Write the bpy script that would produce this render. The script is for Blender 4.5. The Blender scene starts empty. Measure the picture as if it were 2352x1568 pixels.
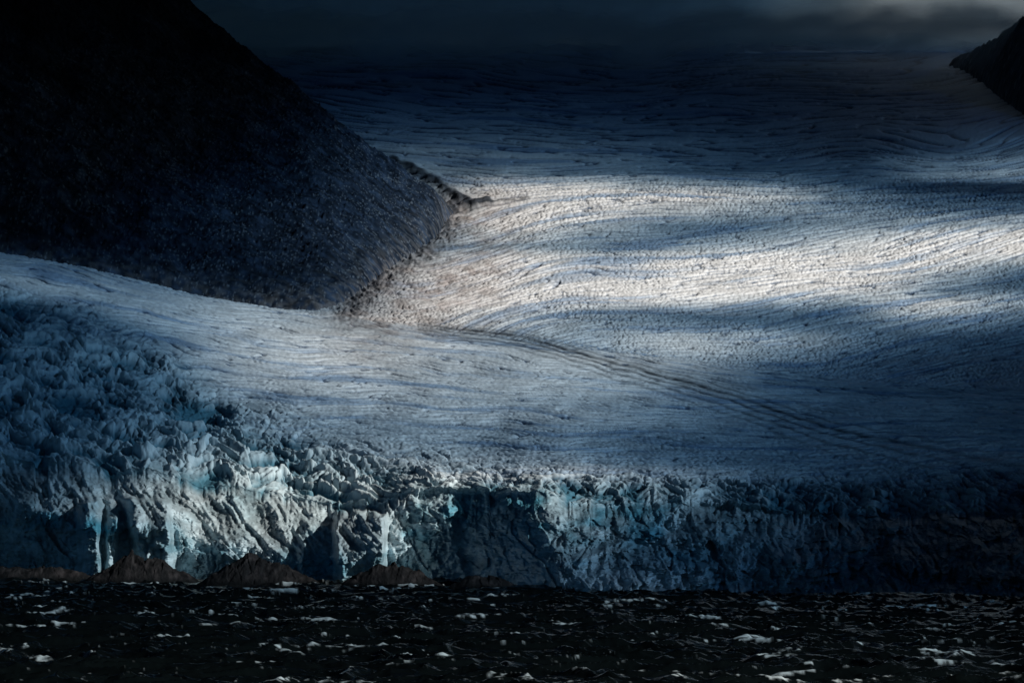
import bpy, math, time
import numpy as np
T0=time.time()
RNG=np.random.RandomState(7)
K=0.36*682/1024/1568.0      # tangent per photo row
VH=1150.0; CH=30.0          # horizon row, camera height
H_DECK=1500.0
SUN_EL=math.radians(24); hx,hy=.89,-.46; hn=math.hypot(hx,hy); hx/=hn; hy/=hn
C=bpy.context.scene.collection
# ------------------------------------------------------------------ noise
PERM=RNG.permutation(256).astype(np.int32); PERM=np.concatenate([PERM,PERM,PERM])
ANG=RNG.rand(256)*2*np.pi; GX=np.cos(ANG).astype(np.float32); GY=np.sin(ANG).astype(np.float32)
RND=RNG.rand(256).astype(np.float32); RND2=RNG.rand(256).astype(np.float32); RND3=RNG.rand(256).astype(np.float32)
def hsh(ix,iy,s): return PERM[(PERM[(ix+s*37)&255]+iy)&255]
def perlin(x,y,s=0):
    x=np.asarray(x,dtype=np.float32); y=np.asarray(y,dtype=np.float32)
    fx=np.floor(x); fy=np.floor(y); ix=fx.astype(np.int32); iy=fy.astype(np.int32)
    dx=x-fx; dy=y-fy
    u=dx*dx*dx*(dx*(dx*6-15)+10); v=dy*dy*dy*(dy*(dy*6-15)+10)
    def g(a,b):
        h=hsh(ix+a,iy+b,s); return GX[h]*(dx-a)+GY[h]*(dy-b)
    n0=g(0,0); n0=n0+(g(1,0)-n0)*u
    n1=g(0,1); n1=n1+(g(1,1)-n1)*u
    return (n0+(n1-n0)*v)*1.5
def fbm(x,y,o=4,s=0):
    r=0; a=1.0; f=1.0; t=0
    for i in range(o):
        r=r+a*perlin(x*f+i*17.3,y*f+i*9.1,s+i); t+=a; a*=.5; f*=2.03
    return r/t
def ridged(x,y,s=0): return 1-np.abs(perlin(x,y,s))*2
def voro(x,y,s=0):
    x=np.asarray(x,dtype=np.float32); y=np.asarray(y,dtype=np.float32)
    fx=np.floor(x); fy=np.floor(y); ix=fx.astype(np.int32); iy=fy.astype(np.int32)
    f1=np.full(x.shape,9,np.float32); f2=f1.copy(); rid=np.zeros(x.shape,np.float32); sl=rid.copy()
    for a in (-1,0,1):
        for b in (-1,0,1):
            h=hsh(ix+a,iy+b,s)
            px=a+RND[h]-(x-fx); py=b+RND2[h]-(y-fy)
            d=np.sqrt(px*px+py*py)
            c=d<f1
            f2=np.where(c,f1,np.minimum(f2,d)); rid=np.where(c,RND3[h],rid)
            sl=np.where(c,px*(RND[h]-.5)*2+py*(RND2[h]-.5)*2,sl); f1=np.where(c,d,f1)
    return f1,f2,rid,sl
def sst(a,b,x):
    t=np.clip((x-a)/(b-a),0,1); return t*t*(3-2*t)
def mixc(a,b,t): return a+(b-a)*t[...,None]
# ------------------------------------------------------------------ macro terrain
def smooth_curve(xs,ys,w=60):
    gx=np.arange(-1500,4000,10.0); gy=np.interp(gx,xs,ys)
    k=np.exp(-0.5*(np.arange(-200,201,10)/w)**2); k/=k.sum()
    gp=np.pad(gy,20,mode='edge'); gy=np.convolve(gp,k,'valid')
    return lambda p: np.interp(p,gx,gy)
Yw=smooth_curve([-600,0,300,700,1100,1500,2000,2352,3000],[1110,1078,1043,1022,981,925,872,842,790],80)
Yf=lambda p: Yw(p)+48*(1-sst(1050,1300,p))+10
Yb_=lambda p: 1075-.05*np.asarray(p,float)
Yabs=lambda p,d: Yb_(p)+d+(Yf(p)-Yb_(p))*np.exp(-d/230.0)
D0=smooth_curve([-600,0,600,900,980,1200,1500,2352,3000],[60,56,56,38,28,40,92,102,102],60)
DN=[16,130,200,360,520,600,680,770,1040,1560,2240,3200,4200]
COLX=[-600,0,235,470,705,940,1410,1880,2352,3000]
TAB=np.array([
[1050,890,760,620,545,530,545,560,560,520,400,240,120],
[1060,930,820,650,590,573,585,600,600,520,400,240,110],
[1075,975,890,715,640,620,632,645,630,540,400,240,110],
[1095,1018,950,800,705,682,692,705,680,560,400,240,110],
[1115,1035,960,835,745,718,725,722,650,520,375,220,105],
[1118,1035,970,860,772,745,750,735,630,500,360,210,100],
[1140,1085,1025,918,840,805,775,748,640,500,360,210,100],
[1150,1120,1065,978,900,865,835,800,690,520,365,210,100],
[1155,1132,1083,1003,928,893,860,825,715,535,370,210,100],
[1155,1132,1083,1003,928,893,860,825,715,535,370,210,100]],float)
tabf=[smooth_curve(COLX,TAB[:,k],90 if k else 50) for k in range(13)]
VCREST=tabf[5]
_t0=smooth_curve([-600,0,235,470,600,720,880,950,1050,1200,1340,1450,1600,1880,2352,3000],[1040,1050,1072,1098,1132,1158,1156,1116,1116,1128,1160,1142,1155,1166,1172,1172],26)
tabf[0]=lambda p: _t0(p)+10*perlin(np.asarray(p)/130.,np.asarray(p)*0+.4,301)*sst(1000,1300,p)+8*perlin(np.asarray(p)/60.,np.asarray(p)*0+.7,302)
def pchip(x,y,q):
    h=np.diff(x); dl=np.diff(y)/h; m=np.zeros(len(x))
    for i in range(1,len(x)-1):
        if dl[i-1]*dl[i]>0:
            w1=2*h[i]+h[i-1]; w2=h[i]+2*h[i-1]; m[i]=(w1+w2)/(w1/dl[i-1]+w2/dl[i])
    m[0]=dl[0]; m[-1]=dl[-1]
    i=np.clip(np.searchsorted(x,q)-1,0,len(x)-2); t=(q-x[i])/h[i]
    return ((1+2*t)*(1-t)**2*y[i]+t*(1-t)**2*h[i]*m[i]+t*t*(3-2*t)*y[i+1]+t*t*(t-1)*h[i]*m[i+1])
def col_v(px,d):
    dn=np.array(DN,float); dn[0]=D0(px)
    return pchip(dn,np.array([float(f(px)) for f in tabf]),np.clip(d,dn[0],4600))
PXT=np.arange(-600,3001,20.0); YT=np.arange(780,5600,8.0)
VT=np.zeros((len(PXT),len(YT)))
dd_=np.arange(0,4800,6.0)
for i,p in enumerate(PXT):
    d=np.interp(YT,Yabs(p,dd_),dd_); VT[i]=col_v(p,d)
def X_of(px,Y): return (px/2352-.5)*.36*Y
def PX_of(x,Y): return (x/(Y*.36)+.5)*2352
def bil(Tb,px,Y):
    a=np.clip((px-PXT[0])/20,0,len(PXT)-1.001); b=np.clip((Y-YT[0])/8,0,len(YT)-1.001)
    i=a.astype(int); j=b.astype(int); a=a-i; b=b-j
    return (Tb[i,j]*(1-a)+Tb[i+1,j]*a)*(1-b)+(Tb[i,j+1]*(1-a)+Tb[i+1,j+1]*a)*b
def z_of(v,Y): return CH+Y*K*(VH-v)
def v_of(z,Y): return VH-(z-CH)/(K*Y)
def Y_on(px,v,ymin=1000):
    Ys=YT[YT>ymin]; vv=bil(VT,np.full(Ys.shape,float(px)),Ys)
    k=np.where(vv<=v)[0]
    return Ys[k[0]] if len(k) else Ys[-1]
def mk_mountain(cp,contact,ridge,depth,ymins,fixed=None):
    gx=np.arange(cp[0],cp[-1]+1,5.0)
    vc=np.interp(gx,cp,contact); vr=np.interp(gx,cp,ridge); dp=np.interp(gx,cp,depth); ym=np.interp(gx,cp,ymins)
    vr=vr+perlin(gx/70,gx*0+.3,91)*5+perlin(gx/22,gx*0+.6,92)*2.0
    yb=np.array([Y_on(a,b,c) for a,b,c in zip(gx,vc,ym)])
    if fixed is not None:
        y2=np.interp(fixed,gx,yb); yb=np.where(gx<fixed,y2-(fixed-gx)*.02,yb)
        k=np.exp(-.5*(np.arange(-24,25)/9.0)**2); k/=k.sum()
        ys=np.convolve(np.pad(yb,24,mode='edge'),k,'valid')
        wv=sst(830,930,gx); yb=ys*(1-wv)+yb*wv
    k=np.ones(9)/9; yb=np.convolve(np.pad(yb,4,mode='edge'),k,'valid')
    def f(px,Y):
        b=np.interp(px,gx,yb); r=b+np.interp(px,gx,dp); e=np.interp(px,gx,vr)
        c=bil(VT,px,b)
        t=(Y-b)/np.maximum(r-b,1)
        vin=c+(e-c)*np.clip(t,0,1)**.8
        z=z_of(vin,Y)
        zr=z_of(e,r)
        z=np.where(t>1,zr-(Y-r)*.55,z)
        z=np.where(t<0,z_of(c,b)+(Y-b)*.6-1,z)
        return z
    return f,gx,yb
m1cp=[-600,0,200,440,620,740,790,850,900,985,1015,1032,1042]
m1,g1,yb1=mk_mountain(m1cp,[640,640,640,690,705,722,708,650,612,560,530,500,482],
   [-1300,-480,-240,0,150,248,290,335,370,430,452,470,482],
   [1150,1100,1000,900,800,700,640,540,430,220,120,50,5],[1700]*13,fixed=790)
m2cp=[2180,2205,2240,2290,2352,2600,3000]
m2,g2,yb2=mk_mountain(m2cp,[148,155,175,220,262,330,420],[146,124,108,85,30,10,0],[5,90,200,320,450,650,800],[1500]*7)
ZT=z_of(VT,YT[None,:]); PG,YG=np.meshgrid(PXT,YT,indexing='ij')
ZA=ZT.copy()
a=(PG<=1042); ZA=np.where(a,np.maximum(ZA,m1(PG,YG)),ZA)
a=(PG>=2180); ZA=np.where(a,np.maximum(ZA,m2(PG,YG)),ZA)
# ------------------------------------------------------------------ helpers
def grid_mesh(name,V,nr,nc,mat,col=None,keep=None,kind='structure',label=None,cat=None,alpha=None):
    me=bpy.data.meshes.new(name)
    idx=np.arange(nr*nc,dtype=np.int32).reshape(nr,nc)
    F=np.stack([idx[:-1,:-1],idx[:-1,1:],idx[1:,1:],idx[1:,:-1]],-1).reshape(-1,4)
    if keep is not None:
        F=F[keep.reshape(-1)]
        used=np.unique(F); mp=np.zeros(nr*nc,np.int32); mp[used]=np.arange(len(used)); F=mp[F]; V=V.reshape(-1,3)[used]
        if col is not None: col=col.reshape(-1,3)[used]
        if alpha is not None: alpha=alpha.reshape(-1)[used]
    V=np.ascontiguousarray(V.reshape(-1,3),dtype=np.float32)
    me.vertices.add(len(V)); me.vertices.foreach_set('co',V.ravel())
    me.loops.add(F.size); me.loops.foreach_set('vertex_index',F.ravel().astype(np.int32))
    me.polygons.add(len(F)); me.polygons.foreach_set('loop_start',np.arange(0,F.size,4,dtype=np.int32))
    me.polygons.foreach_set('loop_total',np.full(len(F),4,np.int32))
    me.polygons.foreach_set('use_smooth',np.ones(len(F),bool))
    me.update(calc_edges=True)
    if col is not None:
        at=me.color_attributes.new('tone','FLOAT_COLOR','POINT')
        c4=np.ones((len(V),4),np.float32); c4[:,:3]=col.reshape(-1,3)
        if alpha is not None: c4[:,3]=alpha.reshape(-1)
        at.data.foreach_set('color',c4.ravel())
    me.materials.append(mat)
    o=bpy.data.objects.new(name,me); C.objects.link(o)
    if kind: o['kind']=kind
    if label: o['label']=label
    if cat: o['category']=cat
    return o
def new_mat(name):
    m=bpy.data.materials.new(name); m.use_nodes=True; nt=m.node_tree
    return m,nt,nt.nodes['Principled BSDF']
def attr_mat(name,rough,bs,bd,nscale,namp,spec=.3,squash=(1,1,1)):
    m,nt,p=new_mat(name); N=nt.nodes; L=nt.links
    at=N.new('ShaderNodeAttribute'); at.attribute_name='tone'
    tc=N.new('ShaderNodeTexCoord'); mp=N.new('ShaderNodeMapping'); mp.inputs['Scale'].default_value=squash
    L.new(tc.outputs['Object'],mp.inputs['Vector'])
    n=N.new('ShaderNodeTexNoise'); n.inputs['Scale'].default_value=nscale; n.inputs['Detail'].default_value=4
    L.new(mp.outputs[0],n.inputs['Vector'])
    r=N.new('ShaderNodeMapRange'); r.inputs['From Min'].default_value=.3; r.inputs['From Max'].default_value=.7
    r.inputs['To Min'].default_value=1-namp; r.inputs['To Max'].default_value=1+namp*.3
    L.new(n.outputs['Fac'],r.inputs['Value'])
    mx=N.new('ShaderNodeVectorMath'); mx.operation='SCALE'
    L.new(at.outputs['Color'],mx.inputs[0]); L.new(r.outputs[0],mx.inputs['Scale'])
    L.new(mx.outputs[0],p.inputs['Base Color'])
    b=N.new('ShaderNodeBump'); b.inputs['Distance'].default_value=bd; b.inputs['Strength'].default_value=1
    n2=N.new('ShaderNodeTexNoise'); n2.inputs['Scale'].default_value=bs; n2.inputs['Detail'].default_value=3
    L.new(mp.outputs[0],n2.inputs['Vector']); L.new(n2.outputs['Fac'],b.inputs['Height']); L.new(b.outputs[0],p.inputs['Normal'])
    p.inputs['Roughness'].default_value=rough; p.inputs['Specular IOR Level'].default_value=spec
    return m
ICE=attr_mat('glacier_ice',.6,.5,.15,.25,.15)
CLIFF=attr_mat('cliff_ice',.45,.6,.4,.2,.35,.4)
ROCKM=attr_mat('dark_scree',.9,.35,.6,.12,.5,.1)
SHORE=attr_mat('shore_rock',.8,.8,.4,.35,.5,.15)
def pdist(P,V,poly):
    best=np.full(P.shape,1e9,np.float32)
    for (a,b),(c,d) in zip(poly[:-1],poly[1:]):
        ex,ey=c-a,d-b; t=np.clip(((P-a)*ex+(V-b)*ey)/(ex*ex+ey*ey),0,1)
        best=np.minimum(best,np.hypot(P-a-ex*t,(V-b-ey*t)))
    return best
# ------------------------------------------------------------------ glacier surface
NC=1450; PX=np.linspace(-450,2800,NC)
segr=[110,120,170,150,50,40,40,120,160,130,110,60]
def crack(x,y,s,lo=.62): return sst(lo,1.0,ridged(x,y,s))
def thin(x,y,s,w):
    """cracks of even width along the zero lines of a noise"""
    p=perlin(x,y,s); g0=np.gradient(p,axis=0); g1=np.gradient(p,axis=1)
    return np.exp(-(np.abs(p)/(np.sqrt(g0*g0+g1*g1)+.012)/w)**2)
def arcs(px,v):
    lo=sst(380,520,v)
    return v+lo*(55*np.tanh((px-1150)/180.)+150*sst(1650,2650,px))+(1-lo)*(40*((px-1500)/800.)**2-45*sst(330,0,np.abs(px-2200))*sst(90,0,np.abs(v-350)))+perlin(px/420,v/140,41)*24
def near_v(px,v):
    vc=VCREST(px)
    return (v-vc)/(1090-vc)*360+perlin(px/260,v/60,31)*12+perlin(px/70,v/22,38)*2+60*sst(1750,2500,px)*sst(60,160,v-vc)
def relief(X,Y,px,v,D):
    vs=np.interp(px,[-600,0,200,350,550,830,1100,1500,2352,3000],[590,640,700,775,915,1015,1065,1078,1078,1078])
    vs=vs+22*perlin(X/60,Y/60,3)+14*perlin(X/20,Y/20,4)
    wide=np.interp(px,[0,900,1300],[55,50,36])
    S=sst(-wide,wide*1.9,v-vs)
    vc=VCREST(px)
    al=px*.90+v*.43; ac=-px*.43*.62+v*.95
    al=al+perlin(px/110,v/70,13)*22; ac=ac+perlin(px/90,v/60,14)*16
    r1=ridged(al/230,ac/36,23); r2=ridged(al/100,ac/17,28); r3=ridged(al/40,ac/10,29)
    f1,f2,rid,sl=voro(al/60,ac/15,21)
    f3,f4,rid2,sl2=voro(al/22,ac/8,22)
    tr=1-sst(0,.12,f2-f1); tr2=1-sst(0,.2,f4-f3)
    rg=1-.45*sst(700,1100,px)
    ser=np.sign(r1)*np.abs(r1)**1.3*4.0*rg+r2*1.7*rg+r3*.5+rid*1.8+sl*2.3-tr*1.2+rid2*.9+sl2*1.4-tr2*.6+fbm(px/10,v/5,3,25)*.7-3.7
    amp=np.interp(px,[-500,0,900,1300,2352],[1.0,.95,.9,.85,.85])*np.interp(v,[650,900,1150],[.9,1,1.05])
    ser=ser*amp
    d0=D0(px); ser=ser*(.5+.5*sst(0,30,D-d0))+perlin(px/60,px*0+.5,27)*2.2*(1-sst(0,60,D-d0))
    near=sst(-12,14,v-vc)
    vn=near_v(px,v)
    pw=px+vn*1.7+70*perlin(vn/15,px/900,39)
    c1=thin(pw/300,vn/8.5,32,1.6)*sst(-.6,0,perlin(pw/140,vn/12,331))
    c2=thin(pw/150+3.3,vn/6.2,33,1.3)*sst(-.4,.2,perlin(pw/90,vn/12,332))
    c3=thin((px+vn)/26+3.3,vn/7,334,1.0)*sst(0,.4,perlin(px/60,vn/24,333))
    rows=(c1*1.0+c2*.85+c3*.22)*(.85+.25*sst(-.4,.4,perlin(pw/190,vn/45,37)))
    n1=-rows*1.5*np.interp(vn,[0,180,360],[.85,1.05,1.5])+fbm(px/10,vn/3.6,2,34)*.24*np.interp(vn,[0,200,360],[1,1.2,2.4])+perlin(pw/120,vn/22,35)*.3
    vu=arcs(px,v)
    pu=px+vu*1.4+60*perlin(vu/17,px/900,40)
    u1=thin(pu/230,vu/10,42,1.5)*sst(-.5,.05,perlin(pu/100,vu/14,341))+thin(pu/100,vu/7,43,1.2)*.75*sst(-.4,.2,perlin(pu/70,vu/14,342))
    ob=crack((px+v*1.1)/15,(v-px*.16)/8,44,.5)*.7+crack((px+v*.7)/9,(v)/5.0,45,.5)*.45
    sp=sst(380,440,v)*(.5+.5*sst(-.3,.4,perlin(px/200,v/70,48)))
    n2=-(u1*(1.15-.2*sp)+ob*(.05+.55*sp))*1.25+fbm(px/9,vu/5,2,46)*.5*(.3+.7*sp)+perlin(pu/240,vu/50,47)*1.0
    far=np.interp(Y,[1700,2600,4500],[1.0,1.3,2.0])
    mid=n1*near+n2*(1-near)*far
    rel=mid*(1-S)+ser*S+(S*(1-S))*-rows*1.5
    cr=np.clip((rows*1.0)*near+(u1*.75*(.7+.3*(1-sp))+ob*.5*(.3+.7*sp))*(1-near),0,1)
    lev=np.clip(S*(ser/amp+3.4)/8.0+(1-S)*(1-cr),0,1)
    return rel,S,lev
def build_glacier():
    tt=[]
    for k,n in enumerate(segr): tt.append(k+np.arange(n)/n)
    tt=np.concatenate(tt+[np.array([12.0])]); NR=len(tt)
    V=np.zeros((NR,NC)); D=np.zeros((NR,NC))
    for j,p in enumerate(PX):
        dn=np.array(DN,float); dn[0]=D0(p)
        D[:,j]=np.interp(tt,np.arange(13),dn); V[:,j]=col_v(p,D[:,j])
    P=np.broadcast_to(PX,(NR,NC)); Y=Yabs(PX[None,:],D)
    X=X_of(P,Y); Z=z_of(V,Y)
    P=P.astype(np.float32); V=V.astype(np.float32)
    rel,S,lev=relief(X,Y,P,V,D)
    mor=[(960,742),(1200,772),(1350,815),(1520,860),(1700,912),(1900,980),(2300,1062),(2850,1130)]
    vw=V+perlin(P/60,V/30,51)*4
    fan=.5+.9*np.clip((P-1000)/1000.,0,1.3)
    mm=np.zeros_like(V)
    for off,w,a in ((0,4.6,1),(13,2.8,.85),(-12,2.6,.6),(27,2.8,.75),(42,2.8,.5),(-26,2.6,.35)):
        mm=np.maximum(mm,a*np.exp(-(pdist(P,vw-off*fan,mor)/w)**2))
    mm*=sst(850,1050,P)*(1-sst(1800,2400,P)*.6)*(.7+.3*sst(-.3,.3,perlin(P/40,V/12,52)))
    band=np.exp(-(pdist(P,vw-8,mor)/26)**2)*sst(930,1100,P)
    rel=rel*(1-.3*band)-mm*.3
    edge=[(800,716),(850,655),(900,615),(985,565),(1018,530),(1040,485)]
    de=pdist(P,V+perlin(P/30,V/20,53)*14+perlin(P/9,V/7,59)*9,edge)
    marg=np.exp(-(de/30)**2); haze=np.exp(-(pdist(P,V,[(860,725),(960,690),(1080,620),(1100,540),(1080,500)])/120)**2)
    tong=[(905,372),(960,394),(1010,425),(1055,456),(1085,470),(1120,464)]
    dt=pdist(P,V+perlin(P/30,V/20,54)*5,tong); tg=np.exp(-(dt/12)**2)
    tong2=[(1100,468),(1160,458),(1215,455)]
    tg2=np.exp(-(pdist(P,V+perlin(P/20,V/10,56)*4,tong2)/3.5)**2)*.7
    rel=rel+marg*1.3*ridged(P/22,V/14,55)+tg*(4+2*perlin(P/20,V/12,58))
    Zf=Z+rel
    white=np.array([.80,.83,.86]); blue=np.array([.035,.08,.16]); teal=np.array([.07,.20,.27]); tw=np.array([.55,.67,.72])
    colr=mixc(np.broadcast_to(blue,V.shape+(3,)),white,sst(0,.8,lev))  # blue ice in the cracks, darkened further to paint in crevasse shade
    cs=mixc(np.broadcast_to(teal,V.shape+(3,)),tw,sst(.15,.75,lev+fbm(P/60,V/30,2,57)*.2))
    colr=mixc(colr,cs,S)
    vu=arcs(P,V); nr_=sst(-12,14,V-VCREST(P))
    vu=vu*(1-nr_)+nr_*near_v(P,V)
    st=sst(.0,.45,fbm((P+vu*2+80*perlin(vu/21,P/900,66))/420,vu/17,4,62))
    colr=colr*mixc(np.ones(3),np.array([.48,.60,.76]),st*(1-S))
    gr=sst(0,.5,fbm(P/70,V/30,3,63))
    colr=colr*(1-.12*gr)[...,None]
    colr=colr*mixc(np.ones(3),np.array([.26,.35,.48]),sst(400,180,V))  # far upper ice darkened: dim light painted into its colour
    brown=np.array([.29,.25,.24])
    colr=mixc(colr,np.broadcast_to(brown,colr.shape),np.clip(haze*.8*(.5+.5*sst(-.2,.4,fbm(P/50,V/14,3,64)))+marg*.5,0,.9))
    colr=mixc(colr,np.broadcast_to(np.array([.030,.036,.048]),colr.shape),np.clip(mm*.95+tg*.95+tg2+marg*sst(-.15,.25,fbm(P/15,V/10,3,65))*.8,0,.97))
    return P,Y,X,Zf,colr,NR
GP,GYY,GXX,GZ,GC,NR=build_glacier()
print('glacier',time.time()-T0)
# ------------------------------------------------------------------ ice cliff
NRC=290
s=np.linspace(0,1,NRC)[:,None]
ztop=GZ[0][None,:]
zsm=np.convolve(np.pad(ztop[0],40,mode='edge'),np.ones(81)/81,'valid')[None,:]
zc=-3+(ztop+3)*s
sr=np.clip((zc+3)/(zsm+3),0,1.3)
P=np.broadcast_to(PX,(NRC,NC)); yf=Yf(PX)[None,:]; d0=(GYY[0]-Yf(PX))[None,:]
xx=X_of(P,np.broadcast_to(yf,P.shape)); vv=v_of(zc,yf)
rub=sst(1180,1560,P+perlin(P/60,vv/60,69)*60)
lefts=1-sst(900,960,P)
brk=np.interp(P,[-600,0,120,180,300,400,500,600,760,900,1000],[.55,.5,.62,.5,.48,.50,.30,.22,.30,.45,.6])+perlin(xx/14,zc/20,66)*.12
shoulder=np.clip((sr-brk)/(1-brk),0,1.2)
prof=(.10*sr+.90*shoulder**1.1)*lefts+(sr**1.7)*(1-lefts)*(1-rub)+(.35*sr+.65*sr**1.5)*rub
wA=sst(0,.15,1-s)
prof=prof*wA+(1-wA)*1.0
wxx=perlin(xx/14,zc/14,60)*4; wzz=perlin(xx/14,zc/14,61)*4
big=fbm((xx+wxx)/36,(zc+wzz)/40,2,71)*13
f1,f2,rid,sl=voro((xx+wxx)/10+zc/26,(zc+wzz)/17,75)
f3,f4,rid3,sl3=voro((xx+wxx*.6)/4+zc/20,(zc+wzz*.5)/5.5,76)
f5,f6,rid5,sl5=voro((xx+wxx*.6)/1.7,(zc+wzz*.5)/2.2,78)
fine=fbm(xx/3.5,zc/3,5,79)
rib1=ridged((xx+zc*.75+wxx)/9,(zc-xx*.2)/30,72); rib2=ridged((xx+zc*.75+wxx)/3.8,(zc-xx*.2)/15,73)
gl=(rib1*3.0+rib2*1.5)*sst(.0,.25,shoulder)*lefts*(1-sst(.8,1,sr)*.5)
fac=rid*1.8+sl*2.8
fac2=rid3*.9+sl3*1.5; fac3=rid5*.35+sl5*.7
lump=fbm((xx+wxx)/30,(zc+wzz)/9,5,77)*15+ridged((xx-zc*1.2+wxx)/15,(zc+xx*.25+wzz)/10,74)*4
calm=np.clip(np.exp(-((P-830)/80)**2),0,1)
sh=sst(0,.25,shoulder)*lefts
dis=-(big*(1-.5*sst(950,1050,P))+fac*(1-.5*calm)*(1-.6*sh)+fac2*(1-.3*calm)*(1-.4*sh)+fac3*1.2+gl+fine*2.6)*(1-rub)-(lump+fac*1.2+fac2*3.0+fac3*2.8+fine*6-8)*rub
dis=dis-15*np.exp(-((P-1440)/190)**2)*np.clip(1-sr*1.5,0,1)**1.2
def tower(p0,p1,vt,dep,soft0=10,soft1=3,lean=0,sq=0):
    w=perlin(xx/3,zc/6,int(p0)%50)*4+perlin(xx/9,zc/14,int(p0)%50+1)*7
    pp=P+w-lean*(vv-vt)
    return -dep*sst(p0-soft0,p0+soft0,pp)*(1-sst(p1-soft1*2,p1,pp))*sst(vt-8,vt+8,vv+perlin(xx/4,zc/4,5)*12)*(1-sq*sst(vt,1330,vv))
dis=dis+tower(772,892,1180,22,10,8)+tower(690,780,1200,7,14,8)+tower(180,236,1150,15,10,9,.03)+tower(246,276,1160,10,6,7)+tower(290,392,1146,18,14,10,.12,.2)
dis=dis+tower(930,1040,1150,3,20,14,.3)
env=(sst(0,.05,s)*.8+.2)*(.3+.7*sst(0,.10,1-s))
lim=-32-6*rub
dis=np.maximum(dis,lim)*env
dtop=dis[-1]
Yc=yf+d0*prof+dis
yoff=dtop[None,:]*np.exp(-(GYY-GYY[0][None,:])/18.0)
GYY=GYY+yoff
Xc=X_of(P,Yc); GXX=X_of(GP,GYY)
S3=P.shape+(3,)
a=np.array([.17,.31,.37]); b=np.array([.46,.60,.66]); cc=np.array([.07,.32,.44]); dd=np.array([.24,.30,.33])
t=sst(-.35,.4,fbm((xx+wxx)/12,(zc+wzz)/7,5,81)); cliffcol=mixc(np.broadcast_to(a,S3),b,t)
cliffcol=mixc(cliffcol,np.broadcast_to(cc,S3),sst(.05,.4,fbm(xx/30,zc/14,4,82)+.4*np.exp(-((P-1190)/190)**2-((vv-1200)/50)**2))*.85)
cliffcol=mixc(cliffcol,np.broadcast_to(dd,S3),sst(.0,.4,fbm(xx/14,zc/20,3,83))*.5)
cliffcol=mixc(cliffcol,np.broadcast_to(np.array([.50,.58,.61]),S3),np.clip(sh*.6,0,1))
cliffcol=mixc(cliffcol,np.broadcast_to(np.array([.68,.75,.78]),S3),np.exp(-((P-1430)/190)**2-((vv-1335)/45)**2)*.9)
cliffcol=cliffcol*(1-.35*sst(.45,0,rib1)*sh)[...,None]
cliffcol=cliffcol*(1-.7*sst(1500,2250,P))[...,None]  # right end darkened: shade painted into the ice colour
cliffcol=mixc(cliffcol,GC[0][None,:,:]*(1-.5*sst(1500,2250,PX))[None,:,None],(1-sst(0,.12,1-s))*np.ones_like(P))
dk=(1-.5*sst(1500,2250,GP)*sst(1020,1130,VH-(GZ-CH)/(K*GYY)))  # same painted shade carried onto the glacier's right front
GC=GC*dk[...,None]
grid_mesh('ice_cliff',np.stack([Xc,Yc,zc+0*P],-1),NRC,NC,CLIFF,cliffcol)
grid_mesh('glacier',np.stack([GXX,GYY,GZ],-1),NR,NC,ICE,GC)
# ------------------------------------------------------------------ mountains
def build_mountain(f,p0,p1,nc,y0,y1,nr,seed):
    px=np.linspace(p0,p1,nc); Y=np.linspace(y0,y1,nr)
    P,Yg=np.meshgrid(px,Y); Z=f(P,Yg); X=X_of(P,Yg)
    zg=z_of(bil(VT,P,Yg),Yg)
    up=Z-zg; w=np.clip(up/30,0,1)
    ux=X+Z*.3
    al=(X*.62-Yg*.78); ac=(X*.78+Yg*.62)
    gul=ridged((ux+perlin(X/60,Yg/60,seed)*15)/60,Yg/260,seed+1)*3.0+fbm(X/24,Yg/50,4,seed+2)*4.5+np.maximum(0,perlin(X/3,Yg/5,seed+3))**2*3.8+ridged(ac/14,al/90,seed+4)*.5
    Z=Z+(gul-1)*w+(fbm(X/14,Yg/18,3,seed+9)*4)*(1-w)
    keep=((up[:-1,:-1]>-14)|(up[1:,1:]>-14))
    base=np.array([.036,.050,.078])
    t=sst(-.3,.5,.6*fbm(X/9,Yg/24,4,seed+5)+.55*fbm(ac/9,al/60,3,seed+11)); col=mixc(np.broadcast_to(base*.5,P.shape+(3,)),base*1.9,t)
    sp=sst(.38,.62,perlin(X/1.8,Yg/3.2,seed+6)+.4*fbm(X/25,Yg/45,2,seed+7)); col=mixc(col,np.broadcast_to(np.array([.26,.27,.30]),col.shape),sp*.85)
    col=col*(1-.93*sst(50,220,up+fbm(X/60,Yg/90,3,seed+10)*60))[...,None]  # upper slope blackened: shade painted into the rock colour
    low=np.clip(1-up/26,0,1)*sst(-.25,.25,perlin(X/6,Yg/8,seed+8)); col=mixc(col,np.broadcast_to(np.array([.2,.18,.175]),col.shape),low*.6)
    return grid_mesh('mountain',np.stack([X,Yg,Z],-1),nr,nc,ROCKM,col,keep=keep)
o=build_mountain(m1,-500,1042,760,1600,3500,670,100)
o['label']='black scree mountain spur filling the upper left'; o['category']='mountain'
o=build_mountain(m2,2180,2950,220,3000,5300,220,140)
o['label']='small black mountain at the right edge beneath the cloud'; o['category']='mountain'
print('mountains',time.time()-T0)
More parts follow.
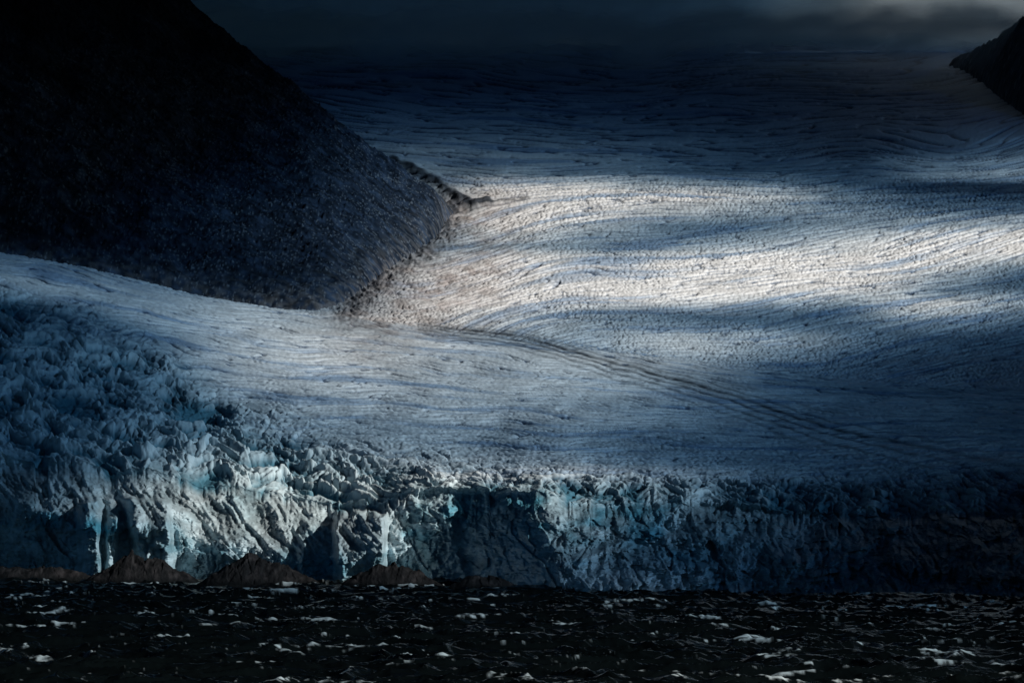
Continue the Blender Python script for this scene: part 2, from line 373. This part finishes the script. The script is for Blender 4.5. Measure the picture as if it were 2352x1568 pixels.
# ------------------------------------------------------------------ sea
sc=np.concatenate([np.linspace(-4000,-350,60)[:-1],np.linspace(-350,2700,1300),np.linspace(2700,6500,60)[1:]])
sv=np.concatenate([np.linspace(1310,1335,30)[:-1],np.linspace(1335,1640,700),np.linspace(1640,3400,120)[1:]])
SP,SV=np.meshgrid(sc,sv); SY=CH/(K*(SV-VH)); SX=X_of(SP,SY)
def waves(X,Y):
    a=math.radians(-10); xr=X*math.cos(a)+Y*math.sin(a); yr=-X*math.sin(a)+Y*math.cos(a)
    w=perlin(X/24,Y/24,201)*6
    h=perlin(xr/60,yr/30,202)*1.8
    r1=ridged((xr+w)/22,(yr+w)/13,203); r2=ridged((xr+w)/9,(yr+w)/5.5,204); r3=ridged(xr/4,(yr+w)/2.5,205)
    return h+np.sign(r1)*np.abs(r1)**1.8*1.6+r2*.6+r3*.24+perlin(xr/2,yr/1.3,206)*.08, r1,r2,r3,xr,yr
SH,r1,r2,r3,xr,yr=waves(SX,SY)
m,nt,p=new_mat('dark_sea_water')
p.inputs['Base Color'].default_value=(.004,.006,.006,1); p.inputs['Roughness'].default_value=.2; p.inputs['IOR'].default_value=1.33
n=nt.nodes.new('ShaderNodeTexNoise'); n.inputs['Scale'].default_value=1.2; n.inputs['Detail'].default_value=4
tc=nt.nodes.new('ShaderNodeTexCoord'); nt.links.new(tc.outputs['Object'],n.inputs['Vector'])
b=nt.nodes.new('ShaderNodeBump'); b.inputs['Distance'].default_value=.14; nt.links.new(n.outputs['Fac'],b.inputs['Height']); nt.links.new(b.outputs[0],p.inputs['Normal'])
grid_mesh('sea',np.stack([SX,SY,SH-1.0],-1),len(sv),len(sc),m)
patch=perlin(xr/24,yr/22,211)+.5*perlin(xr/10,yr/8,212)+.16*sst(1500,1568,SV)*sst(1500,2100,SP)
rag=fbm(xr/3.0,yr/.8,4,214)
F1=(r1+.3*r2+.7*rag)-(1.27-.36*sst(.30,.9,patch))+np.minimum(0,(patch-.38)*3)
F2=(r1+.35*r2+.55*rag)-1.44+np.minimum(0,(patch+.3)*3)
F3=((r2+.25*r3+.45*rag)-1.24)+np.minimum(0,(perlin(xr/10,yr/7,213)-.22)*2)
F4=((r3+.3*r2+.3*rag)-1.28)*.6+np.minimum(0,(perlin(xr/14,yr/9,215)-.05)*2)
FF=np.maximum(np.maximum(F1,F2),np.maximum(F3,F4))
fal=sst(-.01,.26,FF)
foam=FF>-.02
kf=(foam[:-1,:-1]|foam[1:,1:])&(SP[:-1,:-1]>-340)&(SP[:-1,:-1]<2690)&(SV[:-1,:-1]<1640)
m=bpy.data.materials.new('sea_foam'); m.use_nodes=True; nt=m.node_tree; p=nt.nodes['Principled BSDF']
at=nt.nodes.new('ShaderNodeAttribute'); at.attribute_name='tone'
nt.links.new(at.outputs['Color'],p.inputs['Base Color']); nt.links.new(at.outputs['Alpha'],p.inputs['Alpha']); p.inputs['Roughness'].default_value=.8
fcol=.70+0*fal
grid_mesh('whitecap_foam',np.stack([SX,SY,SH-1.0+.04],-1),len(sv),len(sc),m,col=np.stack([fcol*.94,fcol,fcol*.98],-1),alpha=fal,keep=kf,kind='stuff',label='broken white foam of the whitecaps on the dark sea',cat='foam')
# ------------------------------------------------------------------ shore rocks
def rock(pc,vb,w_px,h_px,label,seed,depth=.5,peak=0.0,powr=1.3):
    Yb=CH/(K*(vb-VH)); W=w_px/2352*.36*Yb/2; Hh=h_px*K*Yb; xc=X_of(pc,Yb)
    n1,n2=260,130
    u=np.linspace(-1.08,1.08,n1); t=np.linspace(-1.1,1.1,n2); U,Tt=np.meshgrid(u,t)
    r=np.sqrt((U-peak*(1-np.abs(U)))**2+Tt**2)
    X=U*W+perlin(U*3,Tt*3,seed)*W*.05; Y=Yb+W*depth+Tt*W*depth
    wx,wy=X+seed*31,Y
    f1,f2,rid,sl=voro(wx/3.2,wy/3.2,seed+5)
    hgt=np.clip(1-r**powr,-.4,1)*Hh
    hgt=hgt+np.clip(1.15-r,0,1)*(fbm(wx/10,wy/9,3,seed)*3.0+rid*1.1+sl*1.4+fbm(wx/2,wy/2,4,seed+2)*1.0)*Hh/9
    Z=hgt-.9
    base=np.array([.016,.014,.014]); l=np.array([.052,.042,.040])
    col=mixc(np.broadcast_to(base,U.shape+(3,)),l,sst(-.2,.5,fbm(wx/3,wy/3,4,seed+3)))
    col=mixc(col,np.broadcast_to(np.array([.008,.008,.008]),col.shape),sst(2.6,.3,Z))
    o=grid_mesh('shore_rock',np.stack([X,Y-(Yb+W*depth),Z],-1),n2,n1,SHORE,col,kind=None,label=label,cat='rock')
    o.location=(xc,Yb+W*depth,0); o['group']='rocks at the foot of the ice cliff'
    return o
rock(60,1335,360,34,'long low dark rock at the left edge of the shore',301,.2,0,2.6)
rock(320,1340,290,58,'broad dark brown rock hump below the lit ice pillars, second from the left',305,.3,-.1,1.8)
rock(595,1344,310,61,'tallest dark brown rock mound, between the ice pillars and the ice tower',309,.3,-.15,1.7)
rock(895,1349,275,57,'pointed dark brown rock mound directly below the bright ice tower',313,.3,.0,1.5)
rock(1115,1353,205,34,'small flat dark rock, rightmost of the row before the rubble slope',317,.3,-.1,1.9)
# ------------------------------------------------------------------ sun, unseen cloud deck shaped to steer the sunlight
to=np.array([hx*math.cos(SUN_EL),hy*math.cos(SUN_EL),math.sin(SUN_EL)])
LX=np.array([-600,0,196,392,588,784,980,1176,1372,1568,1764,1960,2156,2352,2900],float)
LR=[
(-300,[0,0,0,0,.04,.04,.05,.05,.05,.05,.06,.2,.5,.7,.6]),
(0,  [0,0,0,0,.05,.06,.07,.07,.07,.08,.14,.4,.85,1,.9]),
(50, [0,0,0,0,.02,.025,.03,.03,.03,.03,.03,.06,.14,.25,.2]),
(90,[0,0,0,0,.01,.012,.012,.012,.012,.012,.012,.012,.015,.02,.01]),
(200,[0,0,0,.0,.01,.025,.025,.025,.025,.022,.018,.012,.012,.012,.02]),
(290,[0,0,0,.0,.02,.085,.085,.075,.065,.045,.03,.02,.025,.04,.06]),
(345,[0,0,0,.01,.03,.14,.18,.16,.13,.09,.05,.03,.07,.15,.14]),
(393,[0,0,0,.02,.05,.16,.24,.23,.15,.1,.07,.07,.27,.32,.2]),
(418,[0,0,.0,.03,.08,.18,.3,.60,.5,.35,.22,.08,.04,.03,.04]),
(440,[0,0,.0,.04,.10,.2,.35,.86,.86,.76,.55,.20,.05,.025,.04]),
(475,[0,0,.01,.05,.14,.22,.35,.88,.80,.60,.42,.30,.20,.18,.2]),
(520,[0,0,.02,.06,.16,.24,.4,.76,.40,.19,.20,.36,.5,.60,.5]),
(565,[.01,.02,.03,.07,.16,.24,.4,.40,.28,.40,.55,.62,.82,.88,.6]),
(610,[.18,.2,.1,.08,.12,.2,.6,.82,.74,.74,.84,.89,.68,.28,.2]),
(655,[.16,.22,.26,.18,.12,.2,.77,.82,.82,.86,.95,.8,.24,.08,.1]),
(690,[.04,.05,.12,.28,.38,.3,.76,.79,.76,.66,.48,.35,.68,.42,.3]),
(722,[.03,.04,.07,.26,.44,.5,.76,.62,.31,.11,.09,.16,.44,.15,.1]),
(770,[.04,.05,.07,.14,.40,.52,.52,.38,.36,.52,.45,.17,.06,.04,.05]),
(830,[.05,.07,.13,.18,.46,.54,.46,.44,.46,.42,.14,.06,.035,.02,.03]),
(900,[.05,.06,.07,.13,.36,.42,.40,.38,.34,.24,.10,.06,.035,.02,.03]),
(980,[.05,.07,.09,.18,.28,.28,.29,.30,.20,.12,.07,.045,.03,.02,.03]),
(1050,[.05,.07,.12,.28,.55,.45,.36,.28,.17,.11,.06,.04,.025,.02,.02]),
(1100,[.05,.08,.18,.45,.92,.92,.88,.82,.5,.22,.10,.05,.03,.02,.02]),
(1170,[.05,.12,.3,.55,.8,.9,.8,.6,.45,.26,.13,.06,.035,.02,.02]),
(1290,[.05,.4,.75,.7,.3,.98,.5,.4,.35,.26,.13,.06,.035,.02,.02]),
(1330,[.2,.22,.25,.25,.25,.25,.25,.3,.3,.25,.12,.08,.05,.03,.03]),
(1420,[.42,.42,.42,.42,.42,.42,.42,.42,.42,.42,.42,.4,.4,.35,.2]),
(1500,[.45,.45,.5,.5,.45,.45,.45,.45,.45,.45,.45,.45,.45,.45,.2]),
(1600,[.45,.45,.45,.45,.45,.45,.45,.5,.55,.6,.7,.8,.8,.8,.4]),
(2200,[.05]*15)]
LVv=np.array([r[0] for r in LR],float); LT=np.array([r[1] for r in LR],float)
def lum(px,v):
    px=np.clip(px,LX[0],LX[-1]-.01); v=np.clip(v,LVv[0],LVv[-1]-.01)
    i=np.searchsorted(LVv,v,side='right')-1; j=np.searchsorted(LX,px,side='right')-1
    a=(v-LVv[i])/(LVv[i+1]-LVv[i]); b=(px-LX[j])/(LX[j+1]-LX[j])
    b=b*b*(3-2*b)
    return (LT[i,j]*(1-b)+LT[i,j+1]*b)*(1-a)+(LT[i+1,j]*(1-b)+LT[i+1,j+1]*b)*a
dx=np.arange(-2600,6400,20.0); dy=np.arange(-3600,9000,20.0)
QX,QY=np.meshgrid(dx,dy)
hit=np.zeros(QX.shape,bool); HPx=np.full(QX.shape,-600.0); HV=np.full(QX.shape,-300.0); HY=np.zeros(QX.shape)
for zr in np.arange(1450,-1,-6.0):
    tt=(H_DECK-zr)/to[2]; x=QX-to[0]*tt; y=QY-to[1]*tt
    ok=(y>250); ys=np.where(ok,y,300); px=PX_of(x,ys)
    zs=np.where(ys<Yf(px),0.0,bil(ZA,px,ys))
    zs=np.where(ys>4960,5000,zs)
    new=(~hit)&ok&(zr<=zs+5)
    HPx=np.where(new,px,HPx); HV=np.where(new,v_of(zr,ys),HV); HY=np.where(new,ys,HY); hit|=new
Lm=np.where(hit,lum(HPx+perlin(QX/150,QY/150,401)*25,HV+perlin(QX/200,QY/120,402)*9),.02)
Lm=np.where((HPx<-590)|(HPx>2890),.03,Lm)
Lm=np.where((HY<4900)&(HV<150)&(HY>1000),.012,Lm)
Lm=np.clip(Lm*(1+.22*fbm(QX/420,QY/110,3,403)),0.0,1)
Lm=np.clip((Lm*1.5)**1.38,0.0015,1.06)
tone=np.stack([Lm**1.38,Lm**1.05,Lm**.80],-1)
m=bpy.data.materials.new('cloud_sun_filter'); m.use_nodes=True; nt=m.node_tree; nt.nodes.clear()
out=nt.nodes.new('ShaderNodeOutputMaterial'); tr=nt.nodes.new('ShaderNodeBsdfTransparent'); df=nt.nodes.new('ShaderNodeBsdfDiffuse')
at=nt.nodes.new('ShaderNodeAttribute'); at.attribute_name='tone'; ad=nt.nodes.new('ShaderNodeAddShader')
df.inputs['Color'].default_value=(.05,.06,.075,1)
nt.links.new(at.outputs['Color'],tr.inputs['Color']); nt.links.new(tr.outputs[0],ad.inputs[0]); nt.links.new(df.outputs[0],ad.inputs[1]); nt.links.new(ad.outputs[0],out.inputs[0])
grid_mesh('cloud_light_mask',np.stack([QX,QY,H_DECK+0*QX],-1),len(dy),len(dx),m,tone)  # added cloud sheet out of view, transmission shaped to place sun patches
print('deck',time.time()-T0)
m=bpy.data.materials.new('valley_cloud'); m.use_nodes=True; nt=m.node_tree; nt.nodes.clear(); N=nt.nodes; L=nt.links
out=N.new('ShaderNodeOutputMaterial'); tr=N.new('ShaderNodeBsdfTransparent'); df=N.new('ShaderNodeBsdfDiffuse'); tl=N.new('ShaderNodeBsdfTranslucent')
for q in (df,tl): q.inputs['Color'].default_value=(.45,.55,.63,1)
mx=N.new('ShaderNodeMixShader'); mx.inputs[0].default_value=.5; L.new(df.outputs[0],mx.inputs[1]); L.new(tl.outputs[0],mx.inputs[2])
at=N.new('ShaderNodeAttribute'); at.attribute_name='tone'
m2x=N.new('ShaderNodeMixShader'); L.new(at.outputs['Fac'],m2x.inputs[0]); L.new(tr.outputs[0],m2x.inputs[1]); L.new(mx.outputs[0],m2x.inputs[2]); L.new(m2x.outputs[0],out.inputs[0])
bx=np.linspace(-4000,4000,400); bz=np.linspace(300,1850,300)
BX,BZ=np.meshgrid(bx,bz)
for k,(yy,lo,hi,am,l2,h2,drop) in enumerate(((4300,665,755,.6,750,800,.95),(4650,725,800,.85,805,850,.95),(5000,800,870,.97,9e3,1e4,0),(5500,300,400,1,9e3,1e4,0))):
    BY=yy+(perlin(BX/500,BZ/300,501+k)*50 if k!=2 else 0)+0*BX
    nz=BZ+fbm(BX/140,BZ/90,4,505+k)*55
    al=sst(lo,hi,nz)*(1-drop*sst(l2,h2,nz))*am
    grid_mesh('cloud_bank',np.stack([BX,BY,BZ],-1),300,400,m,np.repeat(al[...,None],3,-1))
# ------------------------------------------------------------------ light, world, camera
sd=bpy.data.lights.new('sun','SUN'); sd.energy=5; sd.angle=math.radians(.5); sd.color=(1,.955,.89)
so=bpy.data.objects.new('sun',sd); C.objects.link(so)
from mathutils import Vector
so.rotation_euler=Vector(to).to_track_quat('Z','Y').to_euler()
w=bpy.data.worlds.new('World'); bpy.context.scene.world=w; w.use_nodes=True; nt=w.node_tree
sk=nt.nodes.new('ShaderNodeTexSky'); sk.sky_type='NISHITA'; sk.sun_disc=False; sk.sun_elevation=SUN_EL; sk.sun_rotation=math.atan2(to[0],to[1])
bg=nt.nodes['Background']; bg.inputs['Strength'].default_value=.025
vm=nt.nodes.new('ShaderNodeVectorMath'); vm.operation='MULTIPLY'; vm.inputs[1].default_value=(.34,.82,1.32)
nt.links.new(sk.outputs[0],vm.inputs[0]); nt.links.new(vm.outputs[0],bg.inputs['Color'])
cd=bpy.data.cameras.new('camera'); cam=bpy.data.objects.new('camera',cd); C.objects.link(cam)
cam.location=(0,0,CH); cam.rotation_euler=(math.radians(90),0,0); cd.lens=100; cd.sensor_width=36
cd.shift_y=(VH/1568-.5)*682/1024; cd.clip_start=1; cd.clip_end=30000
bpy.context.scene.camera=cam
vs=bpy.context.scene.view_settings; vs.view_transform='Standard'; vs.look='None'; vs.exposure=0
print('done',time.time()-T0)
